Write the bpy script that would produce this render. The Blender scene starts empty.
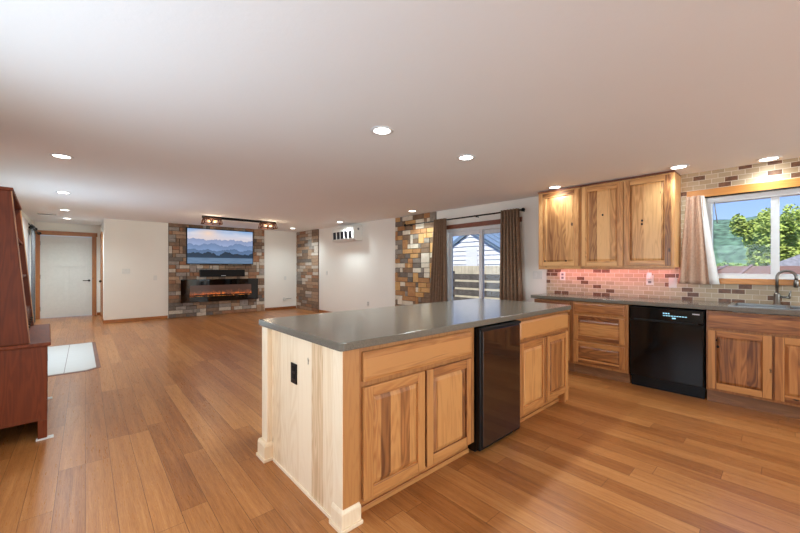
import bpy, math, random
from mathutils import Vector, noise as mnoise
random.seed(7)
S = bpy.context.scene
COL = S.collection

# ---------------------------------------------------------------- camera, world, sun, exposure
cam_data = bpy.data.cameras.new('camera')
cam = bpy.data.objects.new('camera', cam_data); COL.objects.link(cam)
cam.location = (0, 0, 1.28)
cam.rotation_euler = (math.radians(90), 0, math.radians(-41.8))
cam_data.sensor_width = 36; cam_data.lens = 352 / 800 * 36
cam_data.shift_y = 1.5 / 800
cam_data.clip_start = .02; cam_data.clip_end = 1000
S.camera = cam
S.view_settings.view_transform = 'Standard'
S.view_settings.look = 'None'
S.view_settings.gamma = 1
S.view_settings.use_curve_mapping = False
S.view_settings.exposure = 0.50
S.cycles.max_bounces = 10; S.cycles.diffuse_bounces = 6; S.cycles.glossy_bounces = 4
S.cycles.transparent_max_bounces = 12
S.cycles.sample_clamp_indirect = 6
S.cycles.caustics_reflective = False; S.cycles.caustics_refractive = False
S.cycles.use_denoising = True

world = bpy.data.worlds.new('sky'); S.world = world; world.use_nodes = True
wn = world.node_tree; wn.nodes.clear()
w_out = wn.nodes.new('ShaderNodeOutputWorld'); w_bg = wn.nodes.new('ShaderNodeBackground')
w_tc = wn.nodes.new('ShaderNodeTexCoord'); w_sep = wn.nodes.new('ShaderNodeSeparateXYZ')
w_ramp = wn.nodes.new('ShaderNodeValToRGB')
wn.links.new(w_tc.outputs['Generated'], w_sep.inputs[0])
wn.links.new(w_sep.outputs['Z'], w_ramp.inputs[0])
wn.links.new(w_ramp.outputs[0], w_bg.inputs[0]); wn.links.new(w_bg.outputs[0], w_out.inputs[0])
e = w_ramp.color_ramp.elements
e[0].position = 0.0; e[0].color = (.42, .60, .92, 1)
e[1].position = .35; e[1].color = (.10, .25, .78, 1)
w_bg.inputs[1].default_value = 1.0

def lamp(name, kind, energy, color, loc, aim=None, **kw):
    d = bpy.data.lights.new(name, kind); d.energy = energy; d.color = color
    for k, v in kw.items(): setattr(d, k, v)
    o = bpy.data.objects.new(name, d); COL.objects.link(o); o.location = loc
    if aim is not None:
        o.rotation_euler = (Vector(aim) - Vector(loc)).to_track_quat('-Z', 'Y').to_euler()
    return o
lamp('sun', 'SUN', 5.0, (1, .95, .86), (0, 0, 20), (6, 2, 11), angle=.02)
# daylight through the left-wall windows, plus an added fill at the back wall
DAY = (.74, .90, 1.0)
lamp('daylight_left_window', 'AREA', 34, DAY, (-.90, 1.55, 1.30), (3, 1.55, 1.35), shape='RECTANGLE', size=2.5, size_y=1.0)
lamp('added_back_fill', 'AREA', 205, (.76, .93, 1.0), (2.3, -5.92, 1.30), (2.3, 5, 1.9), shape='RECTANGLE', size=3.4, size_y=1.7)  # added fill for ceiling and island; no window is known back there
lamp('daylight_hall_window', 'AREA', 20, DAY, (-.90, 7.0, 1.0), (3, 7.0, 1.6), shape='RECTANGLE', size=1.6, size_y=1.5)

# ---------------------------------------------------------------- materials
def lin(r, g, b):
    f = lambda c: (c/255/12.92) if c/255 <= .04045 else ((c/255+.055)/1.055)**2.4
    return (f(r), f(g), f(b), 1)

class NT:
    """tiny node-tree writer"""
    def __init__(s, name, rough=.5, metal=0, spec=.5):
        s.m = bpy.data.materials.new(name); s.m.use_nodes = True
        s.t = s.m.node_tree; s.b = s.t.nodes['Principled BSDF']
        s.b.inputs['Roughness'].default_value = rough; s.b.inputs['Metallic'].default_value = metal
        s.b.inputs['Specular IOR Level'].default_value = spec
    def set(s, sock, v):
        if hasattr(v, 'is_linked') or isinstance(v, bpy.types.NodeSocket): s.t.links.new(v, sock)
        else: sock.default_value = v
    def node(s, typ, ins=None, **kw):
        n = s.t.nodes.new(typ)
        for k, v in kw.items(): setattr(n, k, v)
        for k, v in (ins or {}).items(): s.set(n.inputs[k], v)
        return n
    def math(s, op, a, b=0.0, c=0.0):
        n = s.node('ShaderNodeMath', {0: a, 1: b, 2: c}, operation=op); return n.outputs[0]
    def mix(s, fac, a, b, mode='MIX'):
        n = s.node('ShaderNodeMix', {0: fac, 6: a, 7: b}, data_type='RGBA', blend_type=mode); return n.outputs[2]
    def ramp(s, fac, stops, interp='LINEAR'):
        n = s.node('ShaderNodeValToRGB', {0: fac}); r = n.color_ramp; r.interpolation = interp
        while len(r.elements) < len(stops): r.elements.new(.5)
        for el, (p, c) in zip(r.elements, stops): el.position = p; el.color = c
        return n.outputs[0]
    def uv(s): 
        n = s.node('ShaderNodeTexCoord'); x = s.node('ShaderNodeSeparateXYZ', {0: n.outputs['UV']}); return x.outputs[0], x.outputs[1]
    def vec(s, x, y, z=0.0):
        return s.node('ShaderNodeCombineXYZ', {0: x, 1: y, 2: z}).outputs[0]
    def noise(s, v, scale=1, detail=3, rough=.55, dist=0):
        return s.node('ShaderNodeTexNoise', {'Vector': v, 'Scale': scale, 'Detail': detail, 'Roughness': rough, 'Distortion': dist}).outputs['Fac']
    def white(s, v):
        return s.node('ShaderNodeTexWhiteNoise', {'Vector': v}).outputs['Value']
    def base(s, c): s.set(s.b.inputs['Base Color'], c)
    def rough(s, c): s.set(s.b.inputs['Roughness'], c)
    def bump(s, h, strength=.3, dist=.005):
        n = s.node('ShaderNodeBump', {'Strength': strength, 'Distance': dist, 'Height': h})
        s.t.links.new(n.outputs[0], s.b.inputs['Normal'])
    def emit(s, c, st):
        s.set(s.b.inputs['Emission Color'], c); s.b.inputs['Emission Strength'].default_value = st

def plain(name, rgb, rough=.5, metal=0, var=.06, scale=18, spec=.5, bump=0):
    n = NT(name, rough, metal, spec); c = lin(*rgb)
    tc = n.node('ShaderNodeTexCoord').outputs['Object']
    f = n.noise(tc, scale, 4)
    d = tuple(x*(1-var*2) for x in c[:3])+(1,); l = tuple(min(1, x*(1+var)) for x in c[:3])+(1,)
    n.base(n.ramp(f, [(.3, d), (.7, l)]))
    if bump: n.bump(f, bump, .004)
    return n.m

def wood(name, light, mid, dark, strip=0.0, rough=.38, contrast=1.0, knots=True, tone=.5, heart=.62, coat=.15, spec=.5):
    """wood with grain along V of the UV map (metres); strip = board width of glued panels"""
    n = NT(name, rough, 0, spec)
    u, v = n.uv()
    rnd = n.node('ShaderNodeObjectInfo').outputs['Random']
    off = n.math('MULTIPLY', rnd, 37.7)
    uo = n.math('ADD', u, off)
    if strip:
        wob = n.math('MULTIPLY', n.noise(n.vec(n.math('MULTIPLY', uo, 5.0), 0.3), 1, 1), .10)
        sid = n.math('FLOOR', n.math('DIVIDE', n.math('ADD', uo, wob), strip))
        sr = n.white(n.vec(sid, off, 3.1))
    else:
        sr = n.white(n.vec(off, 1.7, 2.2)); sid = off
    vv = n.math('ADD', v, n.math('MULTIPLY', sr, 11.0))
    big = n.noise(n.vec(n.math('MULTIPLY', uo, 9.0), n.math('MULTIPLY', vv, 1.1), sid), 1, 2, .5, .6)
    ring = n.math('SINE', n.math('MULTIPLY', n.math('ADD', big, n.math('MULTIPLY', uo, .15)), 55.0))
    ring = n.math('MULTIPLY_ADD', ring, .5, .5)
    fine = n.noise(n.vec(n.math('MULTIPLY', uo, 160.0), n.math('MULTIPLY', vv, 6.0), sid), 1, 3, .6)
    fac = n.math('ADD', n.math('MULTIPLY', ring, .22*contrast), n.math('MULTIPLY', fine, .34*contrast))
    fac = n.math('ADD', fac, n.math('MULTIPLY', n.math('SUBTRACT', sr, tone), .75*contrast))
    c = n.ramp(fac, [(-0.0, light), (.36, mid), (.85, dark)])
    hm = n.noise(n.vec(n.math('MULTIPLY', uo, 13.0), n.math('MULTIPLY', vv, .9), n.math('ADD', sid, 9.0)), 1, 3, .55, 1.2)
    hm = n.ramp(hm, [(heart, (0, 0, 0, 1)), (heart+.13, (1, 1, 1, 1))])
    c = n.mix(n.math('MULTIPLY', hm, .55*contrast), c, dark)
    if knots:
        vo = n.node('ShaderNodeTexVoronoi', {'Vector': n.vec(n.math('MULTIPLY', uo, 6.0), n.math('MULTIPLY', vv, 3.0), 0.0), 'Scale': 1.0, 'Randomness': 1.0})
        kd = n.math('ADD', vo.outputs['Distance'], n.math('MULTIPLY', n.noise(n.vec(uo, vv), 60, 2), .08))
        km = n.ramp(kd, [(.085, (1, 1, 1, 1)), (.13, (0, 0, 0, 1))])
        sep = n.node('ShaderNodeSeparateColor', {0: vo.outputs['Color']})
        km = n.math('MULTIPLY', km, n.math('GREATER_THAN', sep.outputs[0], .72))
        c = n.mix(km, c, tuple(x*.22 for x in dark[:3])+(1,))
    n.base(c)
    n.bump(fine, .10, .002)
    n.b.inputs['Coat Weight'].default_value = coat; n.b.inputs['Coat Roughness'].default_value = .25
    return n.m

def tiles(n, w, h, shift='half', gap=.004, seed=0.0):
    """returns per-tile random, second random, edge mask (1 inside the gap); u along the row, v across rows"""
    u, v = n.uv()
    row = n.math('FLOOR', n.math('DIVIDE', v, h))
    if shift == 'half': sh = n.math('MULTIPLY', n.math('MODULO', n.math('ADD', row, 1000.0), 2.0), w*.5)
    else: sh = n.math('MULTIPLY', n.white(n.vec(row, seed, 5.5)), w*7.0)
    us = n.math('ADD', u, sh)
    colu = n.math('FLOOR', n.math('DIVIDE', us, w))
    r1 = n.white(n.vec(row, colu, seed+.5)); r2 = n.white(n.vec(row, colu, seed+8.5))
    fu = n.math('SUBTRACT', us, n.math('MULTIPLY', colu, w)); fv = n.math('SUBTRACT', v, n.math('MULTIPLY', row, h))
    eu = n.math('MINIMUM', fu, n.math('SUBTRACT', w, fu)); ev = n.math('MINIMUM', fv, n.math('SUBTRACT', h, fv))
    edge = n.math('LESS_THAN', n.math('MINIMUM', eu, ev), gap)
    return r1, r2, edge, us, v, row, colu

def m_floor():
    n = NT('strand_plank_floor', .3)
    r1, r2, edge, u, v, row, colu = tiles(n, 1.35, .125, 'rand', .0011, 2.0)
    fine = n.noise(n.vec(n.math('MULTIPLY', u, 9.0), n.math('MULTIPLY', v, 210.0), n.math('MULTIPLY', r1, 40.0)), 1, 3, .7)
    streak = n.noise(n.vec(n.math('MULTIPLY', u, 1.6), n.math('MULTIPLY', v, 38.0), n.math('MULTIPLY', r1, 30.0)), 1, 3, .6, .4)
    fac = n.math('ADD', n.math('MULTIPLY', r1, .26), n.math('ADD', n.math('MULTIPLY', fine, .62), n.math('MULTIPLY', streak, .50)))
    c = n.ramp(fac, [(.34, lin(204, 148, 92)), (.58, lin(182, 120, 66)), (.82, lin(154, 94, 47)), (1.0, lin(118, 67, 31))])
    c = n.mix(edge, c, lin(96, 56, 28))
    n.base(c)
    n.rough(n.math('MULTIPLY_ADD', fine, .12, .23))
    n.bump(n.math('ADD', n.math('MULTIPLY', fine, .25), n.math('MULTIPLY', edge, -1.0)), .12, .002)
    return n.m

def m_backsplash():
    n = NT('travertine_subway_tile', .4)
    r1, r2, edge, u, v, row, colu = tiles(n, .104, .0515, 'half', .0026, 11.0)
    cl = n.noise(n.vec(u, v), 26, 4, .6)
    lt = n.ramp(r1, [(0, lin(178, 156, 126)), (.5, lin(206, 186, 156)), (1, lin(190, 164, 130))])
    lt = n.mix(n.math('MULTIPLY', cl, .35), lt, lin(160, 136, 106))
    dk = n.ramp(cl, [(.3, lin(92, 58, 40)), (.7, lin(138, 96, 66))])
    c = n.mix(n.math('LESS_THAN', r2, .19), lt, dk)
    c = n.mix(edge, c, lin(222, 210, 190))
    n.base(c); n.bump(n.math('MULTIPLY', edge, -1.0), .4, .002)
    return n.m

def m_stone(name, rgb, rgb2):
    n = NT(name, .85)
    tc = n.node('ShaderNodeTexCoord').outputs['Object']
    f = n.noise(tc, 14, 5, .65); g = n.noise(tc, 60, 3)
    c = n.ramp(f, [(.3, lin(*rgb)), (.72, lin(*rgb2))])
    c = n.mix(n.math('MULTIPLY', g, .3), c, lin(*[x*.7 for x in rgb]))
    n.base(c); n.bump(n.math('ADD', f, g), .5, .006)
    return n.m

def m_ceiling():
    n = NT('knockdown_ceiling_paint', .9, spec=.2)
    tc = n.node('ShaderNodeTexCoord').outputs['Object']
    f = n.noise(tc, 22, 4, .6); k = n.ramp(f, [(.46, (0, 0, 0, 1)), (.56, (1, 1, 1, 1))])
    n.base(n.mix(n.noise(tc, 1.2, 2), lin(240, 240, 240), lin(244, 244, 244)))
    n.bump(k, .10, .002)
    return n.m

def m_wall(name, rgb):
    n = NT(name, .8, spec=.25)
    tc = n.node('ShaderNodeTexCoord').outputs['Object']
    n.base(n.mix(n.noise(tc, 2.0, 3), lin(*rgb), lin(*[min(255, x+4) for x in rgb])))
    n.bump(n.noise(tc, 60, 3), .08, .002)
    return n.m

def m_glass():
    n = NT('window_glass'); t = n.t
    fr = n.node('ShaderNodeFresnel', {'IOR': 1.25}); tr = n.node('ShaderNodeBsdfTransparent'); gl = n.node('ShaderNodeBsdfGlossy', {'Roughness': .02})
    mx = n.node('ShaderNodeMixShader', {0: fr.outputs[0], 1: tr.outputs[0], 2: gl.outputs[0]})
    t.links.new(mx.outputs[0], t.nodes['Material Output'].inputs['Surface']); return n.m

def m_emit(name, rgb, st):
    n = NT(name, .5); n.base(lin(*rgb)); n.emit(lin(*rgb), st); return n.m

def m_tv():
    """a misty lake with ridges, shown by the lit screen; U 0..1 across, V 0..1 up"""
    n = NT('lit_screen', .35, spec=.2); u, v = n.uv()
    c = n.ramp(v, [(.0, lin(118, 150, 184)), (.55, lin(150, 170, 200)), (.72, lin(214, 206, 214)), (.86, lin(196, 205, 226)), (1, lin(120, 165, 215))])
    cl = n.noise(n.vec(n.math('MULTIPLY', u, 3.0), n.math('MULTIPLY', v, 9.0)), 1, 4)
    c = n.mix(n.ramp(cl, [(.5, (0, 0, 0, 1)), (.75, (.7, .7, .7, 1))]), c, lin(236, 226, 224))
    glow = n.math('POWER', n.math('MAXIMUM', n.math('SUBTRACT', 1.0, n.math('MULTIPLY', n.node('ShaderNodeVectorMath', {0: n.vec(u, v), 1: (.30, .88, 0)}, operation='DISTANCE').outputs['Value'], 3.2)), 0.0), 2.0)
    c = n.mix(n.math('MULTIPLY', glow, .8), c, lin(255, 214, 176))
    for base, amp, fr, rgb, sd in ((.70, .46, 5.2, (138, 152, 186), 1.0), (.56, .50, 4.6, (110, 132, 168), 4.0), (.40, .44, 4.0, (84, 108, 142), 7.0), (.30, .40, 6.0, (34, 50, 68), 13.1)):
        h = n.math('ADD', base-.5*amp, n.math('MULTIPLY', n.noise(n.vec(n.math('MULTIPLY', u, fr), sd), 1, 6, .62), amp))
        m = n.math('LESS_THAN', v, h)
        haze = n.ramp(n.math('DIVIDE', v, h), [(.45, lin(*[min(255, int(x*1.25)) for x in rgb])), (1, lin(*rgb))])
        c = n.mix(m, c, haze)
    water = n.noise(n.vec(n.math('MULTIPLY', u, 6.0), n.math('MULTIPLY', v, 50.0)), 1, 3)
    wc = n.mix(water, lin(64, 90, 118), lin(126, 152, 182))
    c = n.mix(n.math('LESS_THAN', v, .17), c, wc)
    n.base((.01, .01, .01, 1)); n.emit(c, .70); return n.m

def m_flame():
    n = NT('flame_display', .1); u, v = n.uv()
    f = n.noise(n.vec(n.math('MULTIPLY', u, 16.0), n.math('MULTIPLY', v, 2.2)), 1, 4, .6, .8)
    t = n.math('SUBTRACT', n.math('MULTIPLY', f, 1.0), n.math('MULTIPLY', v, 1.05))
    c = n.ramp(t, [(.0, lin(70, 48, 40)), (.22, lin(120, 70, 48)), (.36, lin(214, 104, 44)), (.62, lin(255, 170, 84))])
    n.base((.02, .015, .012, 1)); n.emit(c, .75); return n.m

LT, MD, DK = lin(214, 160, 98), lin(190, 128, 70), lin(122, 70, 34)
M = dict(
    floor=m_floor(), ceiling=m_ceiling(), wall=m_wall('warm_white_wall_paint', (238, 233, 223)),
    tile=m_backsplash(), glass=m_glass(),
    hickc=wood('hickory_carcass', lin(186, 128, 74), lin(166, 107, 58), lin(108, 62, 32), contrast=.9),
    hick=wood('hickory', lin(194, 134, 77), lin(174, 112, 60), lin(104, 56, 27), strip=.0585, contrast=1.15),
    hickp=wood('hickory_glued_panel', lin(202, 143, 84), lin(174, 112, 61), lin(100, 56, 29), strip=.075, contrast=1.2),
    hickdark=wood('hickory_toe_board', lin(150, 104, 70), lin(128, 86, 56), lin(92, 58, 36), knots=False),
    upperc=wood('lamplit_hickory_carcass', lin(222, 168, 108), lin(202, 142, 86), lin(126, 74, 38), knots=False, contrast=.9),  # wall-cabinet hickory, its colour lightened for the glow of the ceiling lights
    upper=wood('lamplit_hickory', lin(224, 170, 110), lin(204, 143, 86), lin(118, 68, 33), strip=.0605, contrast=1.2),
    upperp=wood('lamplit_hickory_glued_panel', lin(232, 180, 120), lin(208, 150, 92), lin(128, 76, 38), strip=.08, tone=.44, contrast=1.15),
    maple=wood('daylit_hickory_end_panel', lin(240, 216, 184), lin(228, 198, 160), lin(186, 142, 100), strip=.13, contrast=1.0, heart=.66),  # same hickory, coloured paler to carry daylight on the island end
    hickdayp=wood('daylit_hickory_post', lin(242, 220, 190), lin(232, 204, 168), lin(196, 154, 112), contrast=.6, knots=False),  # daylight put into the post colour in the same way
    casing=wood('honey_wood_trim', lin(176, 110, 54), lin(154, 88, 40), lin(110, 58, 24), knots=False, contrast=.8),
    casingw=wood('golden_window_trim', lin(226, 160, 86), lin(208, 138, 66), lin(160, 94, 42), knots=False, contrast=.8),
    redwood=wood('reddish_header_wood', lin(150, 88, 62), lin(126, 70, 48), lin(84, 44, 30), knots=False),
    cherry=wood('dark_cherry', lin(112, 48, 17), lin(88, 34, 9), lin(52, 18, 4), knots=False, rough=.5, contrast=.8, coat=0, spec=.22),
    cherryd=wood('dark_cherry_front', lin(104, 46, 18), lin(84, 34, 11), lin(50, 18, 5), knots=False, rough=.5, contrast=.8, coat=0, spec=.22),
    white=plain('white_vinyl', (228, 230, 232), .35, var=.02),
    doorwhite=plain('white_door_paint', (222, 218, 210), .45, var=.02),
    plate=plain('white_plastic', (226, 224, 216), .4, var=.02),
    grey=plain('grey_plastic', (130, 130, 130), .5),
    black=plain('black_plastic', (6, 6, 7), .35, var=.1, spec=.3),
    gloss=plain('gloss_black_glass', (5, 5, 6), .04, var=.1, spec=.6),
    brownglass=plain('reflection_brown_glass', (46, 28, 19), .05, var=.1, spec=.9),  # brown base colour stands in for the floor mirrored in the glass
    dwblack=plain('gloss_black_enamel', (8, 8, 9), .10, var=.1, spec=.35),
    matt=plain('matt_black_metal', (17, 15, 14), .6, 0, spec=.25),
    rust=plain('rusted_iron', (92, 52, 34), .6, .5, var=.25),
    steel=plain('brushed_steel', (176, 176, 174), .28, 1.0, var=.04),
    nickel=plain('dull_nickel', (128, 124, 118), .35, 1.0, var=.04),
    brass=plain('aged_metal', (70, 60, 50), .4, .9),
    drape=plain('brown_drape_cloth', (132, 106, 86), .9, var=.12, scale=40, spec=.1),
    drapeg=plain('grey_drape_cloth', (118, 116, 118), .9, var=.1, scale=40, spec=.1),
    beige=plain('pinkish_beige_cloth', (190, 156, 134), .9, var=.08, scale=40, spec=.1),
    lining=plain('white_lining_cloth', (228, 224, 220), .9, var=.03, spec=.1),
    lens=m_emit('lit_lamp_lens', (255, 250, 240), 9.0), bulb=m_emit('lit_bulb', (255, 196, 140), 1.2),
    tv=m_tv(), flame=m_flame(), lcd=m_emit('lit_display_marks', (150, 205, 225), .7),
    mark=plain('printed_light_mark', (190, 192, 192), .5),
    pad=plain('white_felt_pad', (226, 224, 220), .8),
)
def m_quartz():
    n = NT('grey_quartz', .16)
    tc = n.node('ShaderNodeTexCoord').outputs['Object']
    f = n.noise(tc, 240, 3, .6); g = n.noise(tc, 12, 3)
    c = n.ramp(f, [(.35, lin(97, 89, 78)), (.6, lin(117, 108, 96)), (.75, lin(138, 129, 116))])
    n.base(n.mix(n.math('MULTIPLY', g, .25), c, lin(107, 98, 87))); return n.m
M['quartz'] = m_quartz()
def m_inlay():
    n = NT('pale_floor_tile', .35)
    u, v = n.uv()
    f = n.noise(n.vec(n.math('MULTIPLY', u, 3.0), n.math('MULTIPLY', v, 50.0)), 1, 3)
    n.base(n.mix(f, lin(216, 214, 208), lin(196, 193, 186))); return n.m
M['inlay'] = m_inlay()
STONES = [m_stone('stone_'+k, a, b) for k, a, b in (
    ('umber', (122, 98, 80), (158, 130, 106)), ('tan', (164, 132, 106), (196, 164, 134)), ('cream', (190, 176, 158), (222, 210, 194)),
    ('grey', (144, 134, 124), (176, 166, 156)), ('rust', (150, 108, 80), (180, 134, 102)), ('charcoal', (108, 98, 90), (138, 126, 116)))]
GOLDS = [m_stone('warm_stone_'+k, a, b) for k, a, b in (
    ('umber', (118, 92, 70), (152, 122, 94)), ('honey', (196, 146, 88), (220, 172, 112)), ('cream', (214, 198, 174), (236, 224, 204)),
    ('grey', (130, 118, 106), (164, 150, 136)), ('rust', (166, 116, 72), (196, 144, 94)), ('charcoal', (104, 92, 82), (134, 120, 108)))]

# ---------------------------------------------------------------- mesh helpers
ORG = {}
def org(o):
    return ORG.get(o.name, Vector((0, 0, 0))) if o else Vector((0, 0, 0))
def tag(o, label=None, cat=None, group=None, kind=None):
    for k, v in (('label', label), ('category', cat), ('group', group), ('kind', kind)):
        if v: o[k] = v
    return o
def thing(name, loc, label=None, cat=None, group=None, kind=None):
    o = bpy.data.objects.new(name, None); COL.objects.link(o); o.location = loc; o.empty_display_size = .1
    ORG[o.name] = Vector(loc); return tag(o, label, cat, group, kind)

class B:
    """collects faces in world metres and links them as one mesh object"""
    def __init__(s): s.v = []; s.f = []; s.g = []; s.mi = []; s.sm = []
    def add(s, vs, fs, g='Z', mi=0, smooth=False):
        k = len(s.v); s.v += [Vector(p) for p in vs]
        for f in fs: s.f.append([i+k for i in f]); s.g.append(g); s.mi.append(mi); s.sm.append(smooth)
        return s
    def box(s, x0, x1, y0, y1, z0, z1, g='Z', mi=0):
        x0, x1 = sorted((x0, x1)); y0, y1 = sorted((y0, y1)); z0, z1 = sorted((z0, z1))
        v = [(x, y, z) for z in (z0, z1) for y in (y0, y1) for x in (x0, x1)]
        return s.add(v, [(0, 2, 3, 1), (4, 5, 7, 6), (0, 1, 5, 4), (2, 6, 7, 3), (0, 4, 6, 2), (1, 3, 7, 5)], g, mi)
    def hexa(s, p, g='Z', mi=0):      # 8 points: bottom ring 0-3, top ring 4-7
        return s.add(p, [(3, 2, 1, 0), (4, 5, 6, 7), (0, 1, 5, 4), (1, 2, 6, 5), (2, 3, 7, 6), (3, 0, 4, 7)], g, mi)
    def ring(s, c, ax, r, n):
        ax = Vector(ax).normalized(); a = ax.orthogonal().normalized(); b = ax.cross(a)
        return [Vector(c)+a*(r*math.cos(2*math.pi*i/n))+b*(r*math.sin(2*math.pi*i/n)) for i in range(n)]
    def lathe(s, base, axis, prof, n=20, mi=0, caps=True, g='Z'):   # prof: (r, h) along axis
        ax = Vector(axis).normalized(); vs = []; fs = []
        for r, h in prof: vs += s.ring(Vector(base)+ax*h, ax, max(r, 1e-5), n)
        for k in range(len(prof)-1):
            for i in range(n):
                j = (i+1) % n; fs.append((k*n+i, k*n+j, (k+1)*n+j, (k+1)*n+i))
        if caps: fs.append(tuple(reversed(range(n)))); fs.append(tuple(range((len(prof)-1)*n, len(prof)*n)))
        return s.add(vs, fs, g, mi, True)
    def cyl(s, p0, p1, r, n=16, mi=0, g='Z'):
        d = Vector(p1)-Vector(p0); return s.lathe(p0, d, [(r, 0), (r, d.length)], n, mi, True, g)
    def tube(s, pts, r, n=12, mi=0):
        pts = [Vector(p) for p in pts]; vs = []; fs = []; a = None
        for i, p in enumerate(pts):
            t = (pts[min(i+1, len(pts)-1)]-pts[max(i-1, 0)]).normalized()
            a = (a - t*a.dot(t)).normalized() if a else t.orthogonal().normalized()
            b = t.cross(a); rr = r[i] if isinstance(r, (list, tuple)) else r
            vs += [p+a*(rr*math.cos(2*math.pi*k/n))+b*(rr*math.sin(2*math.pi*k/n)) for k in range(n)]
        for i in range(len(pts)-1):
            for k in range(n): j = (k+1) % n; fs.append((i*n+k, i*n+j, (i+1)*n+j, (i+1)*n+k))
        fs.append(tuple(reversed(range(n)))); fs.append(tuple(range((len(pts)-1)*n, len(pts)*n)))
        return s.add(vs, fs, 'Z', mi, True)
    def ball(s, c, r, mi=0, n=14, sq=(1, 1, 1)):
        m = n//2; vs = []; fs = []
        for i in range(m+1):
            for k in range(n):
                t = math.pi*i/m; p = 2*math.pi*k/n
                vs.append(Vector(c)+Vector((math.sin(t)*math.cos(p)*sq[0], math.sin(t)*math.sin(p)*sq[1], math.cos(t)*sq[2]))*r)
        for i in range(m):
            for k in range(n): j = (k+1) % n; fs.append((i*n+k, (i+1)*n+k, (i+1)*n+j, i*n+j))
        return s.add(vs, fs, 'Z', mi, True)
    def build(s, name, mats, parent=None, bevel=0.0, seg=2, uvmode=None, label=None, origin=None):
        if not isinstance(mats, (list, tuple)): mats = [mats]
        mats = [M[m] if isinstance(m, str) else m for m in mats]
        if parent is not None: o0 = org(parent)
        elif origin is not None: o0 = Vector(origin)
        else:
            xs = [p.x for p in s.v]; ys = [p.y for p in s.v]; zs = [p.z for p in s.v]
            o0 = Vector(((min(xs)+max(xs))/2, (min(ys)+max(ys))/2, min(zs)))
        me = bpy.data.meshes.new(name)
        me.from_pydata([p-o0 for p in s.v], [], s.f)
        for m in mats: me.materials.append(m)
        uvl = me.uv_layers.new(name='UVMap')
        for pi, poly in enumerate(me.polygons):
            poly.material_index = s.mi[pi]; poly.use_smooth = s.sm[pi]
            nrm = poly.normal; g = s.g[pi]
            if isinstance(g, tuple): pass
            ax = max(range(3), key=lambda i: abs(nrm[i])); gi = 'XYZ'.index(g) if isinstance(g, str) else 2
            oth = [i for i in range(3) if i != ax]
            if gi in oth: vi = gi; ui = [i for i in oth if i != gi][0]
            else: ui, vi = oth
            for li in poly.loop_indices:
                p = s.v[me.loops[li].vertex_index]
                uvl.data[li].uv = (p[ui], p[vi])
        if uvmode: 
            for poly in me.polygons:
                for li in poly.loop_indices: uvl.data[li].uv = uvmode(s.v[me.loops[li].vertex_index])
        me.validate(); me.update()
        o = bpy.data.objects.new(name, me); COL.objects.link(o)
        if parent is not None: o.parent = parent; ORG[o.name] = o0
        else: o.location = o0; ORG[o.name] = o0
        if bevel:
            md = o.modifiers.new('bevel', 'BEVEL'); md.width = bevel; md.segments = seg; md.limit_method = 'ANGLE'; md.angle_limit = math.radians(40)
        if label: o['label'] = label
        return o
    def struct(s, name, mats, **k):
        o = s.build(name, mats, **k); o['kind'] = 'structure'; return o

class P:
    """a vertical face: u across, n out of the face, z up -> world"""
    def __init__(s, axis, at, out): s.axis, s.at, s.out = axis, at, out     # axis 'X': u is X, faces +-Y
    def pt(s, u, n, z): return (u, s.at+s.out*n, z) if s.axis == 'X' else (s.at+s.out*n, u, z)
    def box(s, b, u0, u1, n0, n1, z0, z1, g='Z', mi=0):
        p, q = s.pt(u0, n0, z0), s.pt(u1, n1, z1); b.box(p[0], q[0], p[1], q[1], p[2], q[2], g, mi)
    def frustum(s, b, u0, u1, z0, z1, n0, n1, ins, g='Z', mi=0):
        o = [s.pt(*t) for t in ((u0, n0, z0), (u1, n0, z0), (u1, n0, z1), (u0, n0, z1))]
        i = [s.pt(*t) for t in ((u0+ins, n1, z0+ins), (u1-ins, n1, z0+ins), (u1-ins, n1, z1-ins), (u0+ins, n1, z1-ins))]
        fs = [(4, 5, 6, 7), (0, 1, 5, 4), (1, 2, 6, 5), (2, 3, 7, 6), (3, 0, 4, 7), (3, 2, 1, 0)]
        flip = (s.axis == 'X') != (s.out < 0)
        if flip: fs = [tuple(reversed(f)) for f in fs]
        b.add(o+i, fs, g, mi)
    @property
    def h(s): return s.axis

def raised_door(pl, root, name, u0, u1, z0, z1, mf, mp, th=.02, st=.058, knots=(), rail=None):
    u0, u1 = sorted((u0, u1)); b = B(); r = rail or st
    pl.box(b, u0, u0+st, .001, th, z0, z1); pl.box(b, u1-st, u1, .001, th, z0, z1)
    pl.box(b, u0+st, u1-st, .001, th-.001, z0, z0+r, pl.h); pl.box(b, u0+st, u1-st, .001, th-.001, z1-r, z1, pl.h)
    d = b.build(name, mf, root, .004)
    g = pl.h if (u1-u0) > (z1-z0)*1.3 else 'Z'
    q = B(); pl.frustum(q, u0+st-.002, u1-st+.002, z0+r-.002, z1-r+.002, .005, th-.004, .026, g)
    mats = [mp]
    for ku, kz in knots:
        q.ball(pl.pt(ku, th-.004, kz), .011, 1, 10, (.35, 1, 1.2) if pl.axis == 'Y' else (1, .35, 1.2))
    if knots: mats.append('matt')
    q.build('panel', mats, d)
    return d
def slab_drawer(pl, root, u0, u1, z0, z1, m, th=.02):
    u0, u1 = sorted((u0, u1)); b = B()
    pl.box(b, u0, u1, .001, th-.006, z0, z1, pl.h); pl.frustum(b, u0+.003, u1-.003, z0+.003, z1-.003, th-.006, th, .012, pl.h)
    return b.build('drawer', m, root, .002)

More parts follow.
